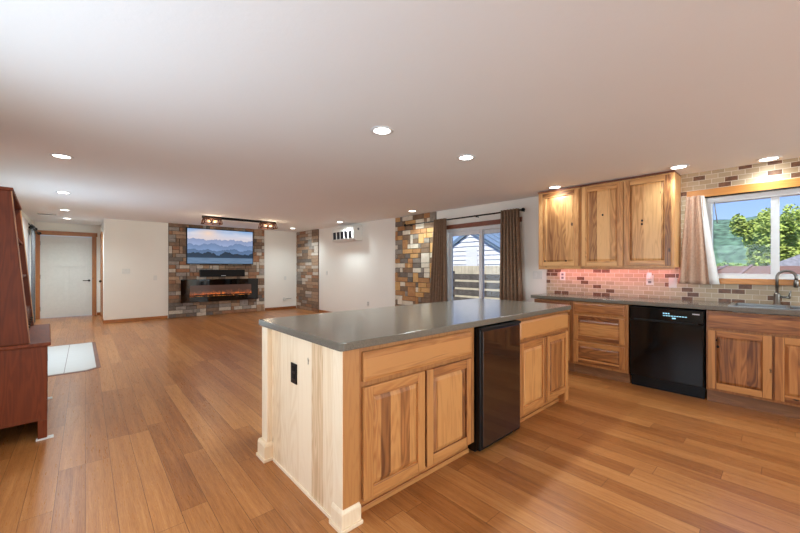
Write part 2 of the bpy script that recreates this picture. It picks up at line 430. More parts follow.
# ---------------------------------------------------------------- the setting
XL, XR, YF, YH, YB = -.95, 5.06, 10.6, 12.6, -6.0
cz = lambda y: 2.33+.0085*max(y, 0)
fl = B().box(XL-.2, XR+.2, YB-.2, YH+.2, -.12, 0, 'Y')
fl.struct('floor', 'floor', uvmode=lambda p: (p.y, p.x))
c = B()
c.hexa([(XL-1.3, YB-.5, 2.33), (XR+.6, YB-.5, 2.33), (XR+.6, 0, 2.33), (XL-1.3, 0, 2.33), (XL-1.3, YB-.5, 2.6), (XR+.6, YB-.5, 2.6), (XR+.6, 0, 2.6), (XL-1.3, 0, 2.6)])  # unseen eaves run past the walls, widened at left to block sun
c.hexa([(XL-1.3, 0, cz(0)), (XR+.6, 0, cz(0)), (XR+.6, YH+.3, cz(YH+.3)), (XL-1.3, YH+.3, cz(YH+.3)), (XL-1.3, 0, 2.6), (XR+.6, 0, 2.6), (XR+.6, YH+.3, 2.6), (XL-1.3, YH+.3, 2.6)])
c.struct('ceiling', 'ceiling')

def wall_y(name, x0, x1, y0, y1, holes, m='wall', zt=2.5):
    """wall running along Y with rectangular openings (ya, yb, za, zb)"""
    b = B(); y = y0
    for ya, yb, za, zb in sorted(holes):
        b.box(x0, x1, y, ya, 0, zt)
        if za > 0: b.box(x0, x1, ya, yb, 0, za)
        b.box(x0, x1, ya, yb, zb, zt); y = yb
    b.box(x0, x1, y, y1, 0, zt); return b.struct(name, m)
PD = (2.86, 4.38, 0.0, 2.0); KW = (-.41, .64, 1.17, 2.045)
wall_y('wall_right', XR, XR+.15, YB, YF, [PD, KW])
LW = (.25, 2.85, .78, 2.1); LD = (6.05, 7.95, 0.0, 2.03); HW = (10.45, 11.9, .5, 2.05)
wall_y('wall_left', XL-.15, XL, YB, YH, [LW, LD, HW])
B().box(.32, XR, YF, YF+.12, 0, 2.5).struct('wall_far', 'wall')
HD = (11.35, 12.2, 0.0, 2.05)
wall_y('wall_hall', .32, .44, YF+.12, YH, [HD])
b = B(); b.box(XL, -.85, YH, YH+.12, 0, 2.5); b.box(.14, .32, YH, YH+.12, 0, 2.5); b.box(-.85, .14, YH, YH+.12, 2.11, 2.5)
b.struct('wall_hall_end', 'wall')
b = B(); b.box(XL-.15, .6, YB-.15, YB, 0, 2.5); b.box(4.0, XR+.15, YB-.15, YB, 0, 2.5); b.box(.6, 4.0, YB-.15, YB, 0, .5); b.box(.6, 4.0, YB-.15, YB, 2.2, 2.5)
b.struct('wall_back', 'wall')

def base(name, x0, x1, y0, y1): B().box(x0, x1, y0, y1, 0, .075, 'X' if abs(x1-x0) > abs(y1-y0) else 'Y').struct(name, 'casing', bevel=.004)
base('baseboard_far', .32, 1.56, YF-.014, YF); base('baseboard_corner', 4.02, XR-.04, YF-.014, YF)
base('baseboard_right', XR-.014, XR, 5.82, 9.17); base('baseboard_hall', .306, .32, YF-.014, 11.24)
base('baseboard_hall_end', .235, .306, YH-.014, YH)

def simple_window(name, face, u0, u1, z0, z1, mat='white', mull=None, casing=None, th=.07):
    """frame, sashes and panes set into a wall opening; face is the wall's inner P"""
    t = thing(name, face.pt((u0+u1)/2, -.08, z0), kind='structure')
    b = B(); f = .05
    for a, c2, e2, g2 in ((u0, u0+f, z0, z1), (u1-f, u1, z0, z1)): face.box(b, a, c2, -.11, -.02, e2, g2)
    face.box(b, u0+f, u1-f, -.11, -.02, z0, z0+f); face.box(b, u0+f, u1-f, -.11, -.02, z1-f, z1)
    b.build('window_frame', mat, t, .004)
    ms = [u0+f]+[m for m in (mull or [])]+[u1-f]
    for m in (mull or []):
        q = B(); face.box(q, m-.03, m+.03, -.10, -.03, z0+f, z1-f); q.build('mullion', mat, t, .004)
    for i in range(len(ms)-1):
        q = B(); face.box(q, ms[i], ms[i+1], -.068, -.062, z0+f, z1-f); q.build('pane', 'glass', t)
    return t
PR = P('Y', XR, -1); PL = P('Y', XL, 1); PF = P('X', YF, -1); PB = P('X', YB, 1)

# kitchen window with golden wood trim
w1 = simple_window('window_1', PR, KW[0], KW[1], KW[2], KW[3], mull=[.123])
b = B(); PR.box(b, KW[0]-.1, .80, .0, .035, 2.05, 2.135, 'Y'); b.build('head_casing', 'casingw', w1, .004)
b = B(); PR.box(b, KW[0]-.1, .70, -.02, .05, 1.112, 1.168, 'Y'); b.build('sill', 'casingw', w1, .005)
b = B(); PR.box(b, KW[0]+.01, KW[1]-.01, -.10, -.005, 1.985, 2.043, 'Y'); b.build('blind_head_rail', 'white', w1, .004)
b = B(); b.cyl((XR-.01, .57, 1.99), (XR-.012, .545, 1.76), .005, 8); b.build('blind_wand', 'grey', w1)

# sliding patio door
d2 = thing('door_2', (XR+.08, 3.62, 0), kind='structure')
b = B(); f = .06
b.box(XR+.02, XR+.14, PD[0], PD[0]+f, 0, 2.0); b.box(XR+.02, XR+.14, PD[1]-f, PD[1], 0, 2.0); b.box(XR+.02, XR+.14, PD[0]+f, PD[1]-f, 1.94, 2.0); b.box(XR+.02, XR+.14, PD[0]+f, PD[1]-f, 0, .05)
b.build('door_frame', 'white', d2, .004)
for y0, y1, x in ((PD[0]+f, 3.66, XR+.09), (3.58, PD[1]-f, XR+.04)):
    b = B(); s_ = .065
    b.box(x, x+.04, y0, y0+s_, .05, 1.94); b.box(x, x+.04, y1-s_, y1, .05, 1.94); b.box(x, x+.04, y0+s_, y1-s_, 1.87, 1.94); b.box(x, x+.04, y0+s_, y1-s_, .05, .15)
    sash = b.build('sash', 'white', d2, .004)
    B().box(x+.017, x+.023, y0+s_, y1-s_, .15, 1.87).build('pane', 'glass', sash)
b = B(); PR.box(b, PD[0]-.05, PD[1]+.02, 0, .03, 2.0, 2.075, 'Y'); b.build('head_casing', 'redwood', d2, .004)

# unseen windows; the back-wall one is made up to carry fill light
simple_window('window_2', PL, *LW, mull=[1.55])
simple_window('added_back_window', PB, .6, 4.0, .5, 2.2, mull=[1.73, 2.87])
simple_window('window_4', PL, *LD, mull=[7.0])
simple_window('window_5', PL, *HW)

# white hall door
d1 = thing('door_1', (-.355, YH, 0), kind='structure')
pd = P('X', YH+.03, -1)
b = B(); pd.box(b, -.845, .135, -.04, 0, .01, 2.10); 
st = .12
pd.box(b, -.845, -.845+st, 0, .012, .01, 2.10); pd.box(b, .135-st, .135, 0, .012, .01, 2.10)
pd.box(b, -.845+st, .135-st, 0, .012, 1.94, 2.10); pd.box(b, -.845+st, .135-st, 0, .012, 1.32, 1.47); pd.box(b, -.845+st, .135-st, 0, .012, .01, .26); pd.box(b, -.41, -.30, 0, .012, .26, 1.32)
b.build('door_leaf', 'doorwhite', d1, .004)
b = B(); b.cyl((.075, YH+.02, .945), (.075, YH-.04, .945), .027, 14); b.tube([(.075, YH-.035, .945), (.04, YH-.05, .945), (-.05, YH-.05, .945)], .010, 10); b.build('lever_handle', 'brass', d1)
b = B(); b.cyl((.15, YH-.022, 1.0), (.15, YH-.034, 1.0), .012, 12); b.build('strike_plate', 'brass', d1)
for z in (.25, 1.06, 1.9):
    B().box(-.852, -.84, YH-.004, YH+.02, z-.05, z+.05).build('hinge', 'brass', d1)
pw = P('X', YH, -1)
b = B(); pw.box(b, -.925, -.845, 0, .02, 0, 2.12); pw.box(b, .135, .225, 0, .02, 0, 2.12); pw.box(b, -.945, .245, 0, .026, 2.12, 2.225, 'X'); b.build('door_casing', 'casing', d1, .004)

# side door of the hall
d3 = thing('door_3', (.38, 11.8, 0), kind='structure')
B().box(.35, .39, 11.37, 12.18, .01, 2.03).build('door_leaf', 'doorwhite', d3, .004)
b = B(); ph = P('Y', .32, -1)
ph.box(b, 11.25, 11.35, 0, .02, 0, 2.07); ph.box(b, 12.2, 12.3, 0, .02, 0, 2.07); ph.box(b, 11.23, 12.32, 0, .026, 2.07, 2.17, 'Y'); b.build('door_casing', 'casing', d3, .004)
b = B(); b.cyl((.35, 11.45, .95), (.29, 11.45, .95), .012, 10); b.ball((.28, 11.45, .95), .03); b.build('door_knob', 'brass', d3)

# stone veneer panels
def veneer(name, face, u0, u1, z0, z1, mats, weights, cell=.1, depth=.05, seed=1, ws=(2, 2, 3, 3, 4, 1)):
    rnd = random.Random(seed); b = B(); nu = round((u1-u0)/(cell*.8)); cu = (u1-u0)/nu; nz = round((z1-z0)/cell); c_ = (z1-z0)/nz
    face.box(b, u0, u1, -.002, depth*.5, z0, z1, 'Z', len(mats))
    used = set()
    for k in range(nz):
        for i in range(nu):
            if (i, k) in used: continue
            w = rnd.choice(ws); hh = 2 if rnd.random() < .10 else 1
            while w > 1 and any((i+q, k) in used or i+q >= nu for q in range(w)): w -= 1
            if hh == 2 and (k+1 >= nz or any((i+q, k+1) in used for q in range(w)) or w > 3): hh = 1
            for q in range(w):
                for r in range(hh): used.add((i+q, k+r))
            n1 = depth*(.72+.28*rnd.random()); e_ = .0025
            a0, a1, e0, e1 = u0+i*cu+e_, u0+(i+w)*cu-e_, z0+k*c_+e_, z0+(k+hh)*c_-e_
            mi = rnd.choices(range(len(mats)), weights)[0]
            face.frustum(b, a0, a1, e0, e1, depth*.4, n1, .005, 'Z', mi)
    return b.struct(name, list(mats)+[M['mortar']])
M['mortar'] = plain('dark_mortar', (92, 80, 68), .95)
veneer('wall_fireplace_stone', PF, 1.574, 4.0, 0, 2.425, STONES, (4, 3, 3, 3, 3, 2), .098, .055, 3)
veneer('wall_corner_stone', PR, 9.19, 10.59, 0, 2.42, STONES, (4, 5, 4, 2, 2, 1), .098, .04, 5, (3, 4, 5, 5))
veneer('wall_patio_stone', PR, 4.60, 5.79, 0, 2.37, GOLDS, (3, 4, 4, 2, 3, 2), .098, .035, 8)

# tiled backsplash around the window
b = B(); PT = P('Y', XR, -1)
for y0, y1, z0, z1 in ((.65, 2.42, .90, 1.285), (.65, .872, 1.285, 2.36), (-.41, .65, .90, 1.17), (-.41, .65, 2.045, 2.36), (-.7, -.41, .90, 2.36)):
    PT.box(b, y0, y1, 0, .008, z0, z1)
b.struct('wall_backsplash_tiles', 'tile', uvmode=lambda p: (p.y+20, p.z+1))

# pale floor tiles with a wooden edge strip by the left wall
b = B(); z = .006
out = [(XL, 5.84), (.03, 5.84), (.15, 5.95), (.13, 8.06), (XL, 8.06)]
def prism(b, poly, z0, z1, mi=0, g='Y'):
    n = len(poly); b.add([(x, y, z0) for x, y in poly]+[(x, y, z1) for x, y in poly], [tuple(range(n-1, -1, -1)), tuple(range(n, 2*n))]+[(i, (i+1) % n, (i+1) % n+n, i+n) for i in range(n)], g, mi)
prism(b, out, 0, .004, 1)
prism(b, [(XL, 5.89), (-.196, 5.89), (-.196, 8.01), (XL, 8.01)], .003, .008); prism(b, [(-.190, 5.89), (.01, 5.89), (.105, 5.98), (.085, 8.01), (-.190, 8.01)], .003, .008)
b.struct('floor_tile_inlay', ['inlay', 'redwood'])

# ceiling vent in the hall
t = thing('ceiling_vent', (-.6, 10.5, cz(10.5)), 'flat white slotted air vent in the hall ceiling', 'vent')
zc = cz(10.5); b = B(); b.box(-.76, -.44, 10.42, 10.58, zc-.008, zc+.002); b.build('vent_frame', 'plate', t, .002)
for k in range(6): y = 10.44+k*.022; B().box(-.74, -.46, y, y+.010, zc-.012, zc-.007).build('slat', 'grey', t)

# ---------------------------------------------------------------- recessed lights
SPOT = 49
def downlight(x, y, label, power=SPOT, color=(.79, .94, 1.0)):
    z = cz(y); t = thing('recessed_light', (x, y, z), label, 'ceiling light', 'recessed ceiling lights')
    b = B(); b.lathe((x, y, z+.004), (0, 0, -1), [(.062, .006), (.066, .011), (.088, .009), (.092, .002)], 28, caps=False); b.build('trim_ring', 'white', t)
    b = B(); b.lathe((x, y, z-.004), (0, 0, 1), [(.066, 0), (.066, .002)], 28); b.build('lens', 'lens', t)
    l = lamp('lamp_glow', 'SPOT', power, color, (0, 0, -.03), spot_size=math.radians(155), spot_blend=.9, shadow_soft_size=.07)
    l.parent = t
    return t
for x, y, s in (
    (1.717, 2.13, 'large recessed light in the ceiling over the island, the nearest of all'),
    (2.739, 2.108, 'recessed ceiling light over the island, second to the right of the nearest'),
    (4.62, 2.10, 'recessed ceiling light in front of the left end of the wall cabinets'),
    (4.62, .80, 'recessed ceiling light beside the right end of the wall cabinets'),
    (4.90, .16, 'recessed ceiling light directly above the kitchen window and sink'),
    (-.17, 4.75, 'recessed ceiling light at far left, nearest one of the row towards the hall door'),
    (-.24, 7.15, 'second recessed ceiling light of the row leading to the hall door'),
    (-.30, 9.45, 'third recessed ceiling light of the hall row, just before the air vent'),
    (-.31, 11.15, 'recessed ceiling light closest to the white hall door'),
    (4.58, 7.30, 'recessed ceiling light in front of the wall air conditioner'),
    (4.66, 4.86, 'recessed ceiling light in front of the brick strip beside the patio curtain'),
    (4.40, 9.50, 'recessed ceiling light in the far corner right of the hanging lamp bar'),
    ): downlight(x, y, s, 15 if y < .5 else 19 if x > 4.6 and y < 3 else (95 if y > 11 else 50) if y > 9 and x < 0 else SPOT)

# ---------------------------------------------------------------- kitchen island
YI = 1.46                                   # front face of the island
pi_ = P('X', YI, -1)
def island_base(t, x0, x1, y1=2.37):
    b = B(); b.box(x0, x1, YI+.0, y1, .085, .873, 'Z'); return b.build('carcass', 'hickc', t, .002)
isl = thing('island_cabinet', (1.45, 1.9, 0), 'large hickory island cabinet with daylight-pale plank end panel, left of the dark drinks cooler', 'cabinet')
b = B(); b.box(.955, 1.99, YI+.003, 2.335, .085, .88); b.build('carcass', 'hickc', isl, .002)
b = B(); b.box(1.03, 1.99, YI+.055, 2.30, 0, .085, 'X'); b.box(1.02, 1.985, YI+.043, YI+.055, 0, .03, 'X'); b.build('toe_kick', 'hick', isl, .003)
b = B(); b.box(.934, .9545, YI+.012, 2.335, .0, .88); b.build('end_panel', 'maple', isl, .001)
b = B(); b.box(.926, .934, YI+.012, 2.30, 0, .02, 'Y'); b.build('shoe_strip', 'hickdayp', isl, .002)
b = B(); b.box(.931, 1.028, YI-.004, YI+.0115, .0, .88); p1 = b.build('corner_post', ['hickc'], isl, .002)
b = B(); b.box(.927, .934, YI-.002, YI+.085, .105, .88); b.build('post_face', 'hickdayp', isl, .001)  # pale sheet that paints daylight on the window side of the post
def plinth(x0, x1, y0, y1, h, m, t):
    b = B(); b.box(x0, x1, y0, y1, 0, h)
    b.hexa([(x0, y0, h), (x1, y0, h), (x1, y1, h), (x0, y1, h), (x0+.008, y0+.008, h+.018), (x1-.006, y0+.008, h+.018), (x1-.006, y1-.005, h+.018), (x0+.008, y1-.005, h+.018)])
    b.box(x0-.009, x1+.006, y0-.009, y1+.006, 0, .02); return b.build('plinth_block', m, t, .003)
plinth(.918, 1.033, YI-.014, YI+.088, .088, 'hickdayp', isl)
b = B(); b.box(.902, .96, 2.336, 2.43, .0, .88); b.build('corner_post', 'hickdayp', isl, .004)
plinth(.878, .965, 2.318, 2.445, .10, 'hickdayp', isl)
slab_drawer(pi_, isl, 1.047, 1.941, .703, .854, 'hick')
raised_door(pi_, isl, 'door', 1.047, 1.487, .103, .675, 'hick', 'hickp')
raised_door(pi_, isl, 'door', 1.501, 1.941, .103, .675, 'hick', 'hickp')
# outlet on the end panel
o = thing('wall_outlet', (.934, 1.99, .60), 'black power outlet on the daylight-pale end panel of the island', 'outlet')
B().box(.927, .934, 1.955, 2.03, .59, .71).build('cover_plate', 'black', o, .002)
for z in (.62, .665): B().box(.924, .927, 1.975, 2.01, z, z+.03).build('socket', 'matt', o, .002)

isr = thing('island_cabinet', (3.0, 1.9, 0), 'narrower hickory island cabinet at the right of the dark drinks cooler', 'cabinet')
b = B(); b.box(2.53, 3.47, YI+.003, 2.36, .085, .88); b.build('carcass', 'hickc', isr, .002)
b = B(); b.box(2.53, 3.40, YI+.055, 2.30, 0, .085, 'X'); b.box(2.53, 3.39, YI+.043, YI+.055, 0, .03, 'X'); b.build('toe_kick', 'hick', isr, .003)
b = B(); b.box(3.40, 3.485, YI-.008, YI+.10, 0, .12); b.box(3.392, 3.49, YI-.014, YI+.10, .12, .135); b.build('plinth_block', 'hick', isr, .004)
slab_drawer(pi_, isr, 2.563, 3.455, .708, .852, 'hick')
raised_door(pi_, isr, 'door', 2.563, 3.003, .104, .678, 'hick', 'hickp')
raised_door(pi_, isr, 'door', 3.017, 3.455, .104, .678, 'hick', 'hickp')

# drinks cooler
ck = thing('beverage_cooler', (2.26, 1.7, 0), 'slim black drinks cooler with dark glass door built into the island', 'drinks cooler')
b = B(); b.box(2.0, 2.52, YI+.0, 2.05, .012, .868); b.build('cooler_body', 'black', ck, .004)
b = B(); b.box(1.999, 2.519, YI-.04, YI-.004, .03, .872); cd = b.build('cooler_door', 'black', ck, .005)
b = B(); b.box(2.026, 2.513, YI-.046, YI-.0405, .05, .845); b.build('glass_panel', 'brownglass', cd, .002)
b = B(); b.box(2.0, 2.519, YI-.052, YI-.041, .852, .871); b.build('door_handle', 'matt', cd, .004)
for x in (2.04, 2.47): B().lathe((x, YI+.05, 0), (0, 0, 1), [(.02, 0), (.016, .015)], 14).build('foot', 'black', ck)

b = B(); n_ = 6
def rounded_top(b, x0, x1, y0, y1, z0, z1, r):
    pts = []
    for cx_, cy_, a0 in ((x1-r, y1-r, 0), (x0+r, y1-r, 90), (x0+r, y0+r, 180), (x1-r, y0+r, 270)):
        for k in range(n_+1): a = math.radians(a0+90*k/n_); pts.append((cx_+r*math.cos(a), cy_+r*math.sin(a)))
    prism(b, pts, z0, z1)
rounded_top(b, .898, 3.50, 1.425, 2.495, .882, .922, .02)
tag(b.build('island_countertop', 'quartz', bevel=.004), 'long grey quartz worktop on the kitchen island', 'countertop')

# ---------------------------------------------------------------- base cabinets along the window wall
XB = 4.45; pb = P('Y', XB, -1)
def unit(y0, y1, label):
    t = thing('base_cabinet', ((XB+XR)/2, (y0+y1)/2, 0), label, 'cabinet')
    b = B(); b.box(XB+.003, XB+.022, y0, y1, .115, .873); b.box(XB+.022, XR-.012, y0, y0+.018, .115, .873); b.box(XB+.022, XR-.012, y1-.018, y1, .115, .873); b.box(XB+.022, XR-.012, y0+.018, y1-.018, .115, .133); b.box(XR-.024, XR-.012, y0+.018, y1-.018, .133, .873); b.build('carcass', 'hickc', t)
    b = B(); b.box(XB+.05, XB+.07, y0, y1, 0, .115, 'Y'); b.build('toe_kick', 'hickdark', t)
    return t
u1 = unit(-.36, .560, 'hickory sink base cabinet with two doors, right of the black dishwasher')
b = B(); pb.box(b, -.33, .545, .001, .018, .712, .862, 'Y'); b.build('false_drawer_front', 'hick', u1, .004)
raised_door(pb, u1, 'door', .125, .545, .140, .690, 'hick', 'hickp', knots=[(.49, .60), (.475, .54)])
raised_door(pb, u1, 'door', -.31, .110, .140, .690, 'hick', 'hickp')
u2 = unit(1.21, 1.80, 'hickory base cabinet with three drawers, left of the black dishwasher')
slab_drawer(pb, u2, 1.245, 1.785, .742, .857, 'hick')
raised_door(pb, u2, 'drawer', 1.245, 1.785, .425, .715, 'hick', 'hickp', st=.05)
raised_door(pb, u2, 'drawer', 1.245, 1.785, .145, .400, 'hick', 'hickp', st=.05)
u3 = unit(1.803, 2.30, 'hickory base cabinet at the left end of the run, mostly behind the island')
slab_drawer(pb, u3, 1.84, 2.285, .742, .857, 'hick')
raised_door(pb, u3, 'door', 1.84, 2.285, .14, .70, 'hick', 'hickp')

dw = thing('dishwasher', (4.75, .885, 0), 'glossy black dishwasher between the drawer cabinet and the sink cabinet', 'dishwasher')
b = B(); b.box(XB+.02, XR-.03, .575, 1.197, .10, .866); b.build('dishwasher_body', 'black', dw)
b = B(); b.box(XB-.022, XB+.02, .577, 1.195, .125, .727); b.build('dishwasher_door', 'dwblack', dw, .008)
b = B(); b.box(XB-.028, XB+.02, .577, 1.195, .733, .866); cp = b.build('control_panel', 'dwblack', dw, .008)
b = B(); b.box(XB-.034, XB-.01, .62, 1.15, .722, .742); b.build('grip_lip', 'black', dw, .006)
b = B(); b.box(XB+.05, XB+.06, .578, 1.194, 0, .115); b.build('kick_plate', 'black', dw)
b = B()
for k in range(9): b.box(XB-.0292, XB-.027, .895-k*.022, .878-k*.022, .790, .797)
for k in range(3): b.box(XB-.0292, XB-.027, .895-k*.02, .881-k*.02, .810, .822)
b.box(XB-.0292, XB-.027, .82, .79, .765, .778); b.build('display_marks', 'lcd', cp)
b = B(); b.box(XB-.0292, XB-.027, .66, .605, .822, .834); b.build('badge', 'mark', cp)

# wall worktop with the sink cut-out
b = B()
xs = [4.42, 4.53, 4.93, 5.05]; ys = [-.6, -.33, .40, 2.335]; vs = [(x, y, z) for z in (.882, .922) for y in ys for x in xs]; ix = lambda i, j, k: k*16+j*4+i; fs = []
for j in range(3):
    for i in range(3):
        if (i, j) == (1, 1): continue
        fs.append((ix(i, j, 1), ix(i+1, j, 1), ix(i+1, j+1, 1), ix(i, j+1, 1))); fs.append((ix(i, j, 0), ix(i, j+1, 0), ix(i+1, j+1, 0), ix(i+1, j, 0)))
for i in range(3):
    fs.append((ix(i, 0, 0), ix(i+1, 0, 0), ix(i+1, 0, 1), ix(i, 0, 1))); fs.append((ix(i, 3, 1), ix(i+1, 3, 1), ix(i+1, 3, 0), ix(i, 3, 0)))
    fs.append((ix(0, i, 0), ix(0, i, 1), ix(0, i+1, 1), ix(0, i+1, 0))); fs.append((ix(3, i, 1), ix(3, i, 0), ix(3, i+1, 0), ix(3, i+1, 1)))
fs += [(ix(1, 1, 0), ix(1, 1, 1), ix(2, 1, 1), ix(2, 1, 0)), (ix(1, 2, 1), ix(1, 2, 0), ix(2, 2, 0), ix(2, 2, 1)), (ix(1, 1, 1), ix(1, 1, 0), ix(1, 2, 0), ix(1, 2, 1)), (ix(2, 1, 0), ix(2, 1, 1), ix(2, 2, 1), ix(2, 2, 0))]
b.add(vs, fs, 'Y')
tag(b.build('wall_countertop', 'quartz', bevel=.003), 'grey quartz worktop along the window wall, holding the sink', 'countertop')

sk = thing('kitchen_sink', (4.73, .035, .74), 'double bowl stainless steel sink set in the worktop under the window', 'sink')
def bowl(y0, y1):
    b = B(); x0, x1, z0, z1 = 4.545, 4.915, .75, .925; t_ = .006
    b.box(x0, x1, y0, y1, z0, z0+t_); b.box(x0, x0+t_, y0, y1, z0+t_, z1); b.box(x1-t_, x1, y0, y1, z0+t_, z1); b.box(x0+t_, x1-t_, y0, y0+t_, z0+t_, z1); b.box(x0+t_, x1-t_, y1-t_, y1, z0+t_, z1)
    q = b.build('bowl', 'steel', sk, .002)
    B().lathe(((x0+x1)/2, (y0+y1)/2, z0+t_), (0, 0, 1), [(.04, 0), (.04, .003), (.02, .004)], 18).build('drain', 'nickel', q)
bowl(-.315, .03); bowl(.04, .385)
b = B(); z0, z1 = .9225, .9285
b.box(4.515, 4.545, -.345, .415, z0, z1); b.box(4.915, 4.945, -.345, .415, z0, z1); b.box(4.545, 4.915, -.345, -.315, z0, z1); b.box(4.545, 4.915, .385, .415, z0, z1); b.box(4.545, 4.915, .03, .04, z0, z1)
b.build('rim', 'steel', sk, .002)

fa = thing('kitchen_faucet', (4.99, .108, .922), 'tall gooseneck metal faucet behind the sink at the window', 'faucet')
b = B(); b.lathe((4.99, .108, .9225), (0, 0, 1), [(.032, 0), (.032, .006), (.024, .014), (.023, .10), (.017, .12)], 20); b.build('faucet_base', 'nickel', fa)
pts = [(4.99, .108, 1.03), (4.99, .108, 1.19)]
for k in range(1, 13): a = math.pi*k/12; pts.append((4.99, .108-.062*(1-math.cos(a)), 1.19+.062*math.sin(a)))
pts.append((4.99, -.016, 1.165)); b = B(); b.tube(pts, .0115); b.build('spout', 'nickel', fa)
b = B(); b.lathe((4.99, -.016, 1.17), (0, 0, -1), [(.014, 0), (.018, .02), (.018, .07), (.013, .075)], 16); b.build('spray_head', 'nickel', fa)
b = B(); b.cyl((4.99, .09, 1.0), (4.99, .03, 1.0), .011, 12); b.tube([(4.99, .03, .985), (4.99, .025, 1.02), (4.99, .018, 1.065)], [.010, .009, .006], 10); b.build('lever', 'nickel', fa)

# ---------------------------------------------------------------- wall cabinets
XU = 4.74; pu = P('Y', XU, -1)
def upper(y0, y1, label):
    t = thing('wall_cabinet', ((XU+XR)/2, (y0+y1)/2, 1.285), label, 'cabinet')
    b = B(); b.box(XU+.001, XR-.001, y0, y1, 1.285, 2.318); b.build('carcass', 'upperc', t, .002)
    b = B(); b.box(XU-.02, XR-.01, y0, y1, 2.3185, 2.333, 'Y'); b.build('crown_strip', 'redwood', t)
    b = B(); b.box(XU-.002, XU+.018, y0+.002, y1-.002, 1.262, 1.2845, 'Y'); b.build('light_rail', 'upper', t, .002)
    return t
ua = upper(1.822, 2.386, 'single door hickory wall cabinet at the left end, with two dark knots')
raised_door(pu, ua, 'door', 1.836, 2.374, 1.305, 2.298, 'upper', 'upperp', st=.06, knots=[(2.285, 1.375), (2.00, 1.375)])
ub = upper(.856, 1.818, 'double door hickory wall cabinet next to the kitchen window')
raised_door(pu, ub, 'door', 1.345, 1.802, 1.305, 2.298, 'upper', 'upperp', st=.06, knots=[(1.56, 1.93)])
raised_door(pu, ub, 'door', .884, 1.331, 1.305, 2.298, 'upper', 'upperp', st=.06, knots=[(1.15, 1.82), (1.152, 1.78)])
# pink light strip under the wall cabinets
ls = thing('light_strip', (4.9, 1.6, 1.28), 'thin pink lit strip fixed under the wall cabinets', 'light strip')
B().box(4.875, 4.905, .92, 2.34, 1.277, 1.2845).build('strip_housing', 'white', ls)
M['pinkled'] = m_emit('lit_pink_diodes', (255, 120, 140), 3.0)
B().box(4.88, 4.90, .93, 2.33, 1.275, 1.2768).build('diodes', 'pinkled', ls)
l = lamp('strip_glow', 'AREA', 1.5, (1, .36, .40), (0, 0, -.012), shape='RECTANGLE', size=.03, size_y=1.4); l.parent = ls; l.rotation_euler = (0, math.radians(-38), 0)

# ---------------------------------------------------------------- switches and outlets
def plate(kind, face, u, z, label, w=.075, h=.118, n=1, m='plate', ins='grey', toggles=True):
    t = thing(kind, face.pt(u, 0, z-h/2), label, 'outlet' if 'outlet' in kind else 'switch')
    b = B(); face.box(b, u-w*n/2, u+w*n/2, .0005, .007, z-h/2, z+h/2); b.build('cover_plate', m, t, .002)
    for k in range(n):
        c0 = u-w*n/2+w*(k+.5)
        if 'outlet' in kind:
            for q in (-.024, .024):
                b = B(); face.box(b, c0-.016, c0+.016, .007, .010, z+q-.015, z+q+.015); b.build('socket', ins, t, .001)
        else:
            b = B(); face.box(b, c0-.016, c0+.016, .007, .011, z-.033, z+.033); b.build('rocker', m, t, .001)
    return t
plate('light_switch', PF, .723, 1.205, 'two gang white light switch on the far wall nearest the hall', n=2)
plate('light_switch', PF, 1.30, 1.035, 'single white light switch just left of the stone fireplace wall')
plate('light_switch', PF, 4.66, .967, 'small light switch on the white wall right of the fireplace')
plate('wall_outlet', PF, 4.62, .31, 'white outlet low on the wall right of the fireplace')
plate('light_switch', PR, 8.74, 1.14, 'light switch on the white wall below the air conditioner')
plate('wall_outlet', PR, 6.80, .42, 'white outlet low on the white wall left of the brick strip')
plate('light_switch', PR, 2.56, 1.175, 'two gang white light switch between brown curtain and tiled backsplash', n=2)
PTT = P('Y', XR-.008, -1)
plate('wall_outlet', PTT, 2.185, 1.166, 'white outlet in the tiles under the single door wall cabinet')
plate('wall_outlet', PTT, 1.15, 1.135, 'white outlet in the tiles under the double door wall cabinet')
plate('light_switch', PTT, .93, 1.11, 'white switch in the tiles behind the pinkish kitchen curtain')
t = thing('plug_adapter', (XR-.02, 1.15, 1.15), 'white plug adapter in the outlet beneath the double door wall cabinet', 'plug')
b = B(); b.box(XR-.055, XR-.0185, 1.125, 1.175, 1.15, 1.225); b.build('adapter_body', 'plate', t, .008); B().box(XR-.058, XR-.055, 1.135, 1.165, 1.19, 1.215).build('face_plate', 'lining', t, .001)
t = thing('cable_plug', (4.62, YF-.03, .27), 'pale round plug with short cable in the outlet right of the fireplace', 'plug')
b = B(); b.lathe((4.62, YF-.0105, .31), (0, -1, 0), [(.045, 0), (.05, .03), (.03, .05)], 18); b.build('plug_body', 'plate', t)
b = B(); b.tube([(4.65, YF-.03, .31), (4.74, YF-.05, .33), (4.82, YF-.03, .325), (4.86, YF-.012, .33)], .006, 8); b.build('cable', 'grey', t)

# ---------------------------------------------------------------- fireplace wall fittings
YS = YF-.056
pt_ = P('X', YS, -1)
tv = thing('television', (2.8, YS, 1.38), 'large flat television showing a misty blue mountain lake', 'television')
b = B(); pt_.box(b, 1.954, 3.645, .02, .06, 1.378, 2.338); b.build('housing', 'black', tv, .004)
b = B(); pt_.box(b, 2.5, 3.1, -.002, .02, 1.6, 2.1); b.build('wall_mount', 'matt', tv)
b = B(); pt_.box(b, 1.974, 3.625, .0602, .0615, 1.402, 2.318); b.build('screen', 'tv', tv, uvmode=lambda p: ((p.x-1.967)/1.665, (p.z-1.396)/.929))
sb = thing('soundbar', (2.83, YS, 1.04), 'black soundbar speaker box mounted between the television and the fireplace', 'speaker')
b = B(); pt_.box(b, 2.262, 3.40, 0, .10, 1.04, 1.235); b.build('speaker_box', 'black', sb, .01)
b = B(); pt_.box(b, 2.29, 3.37, .1002, .106, 1.06, 1.215); b.build('grille', 'matt', sb, .004)
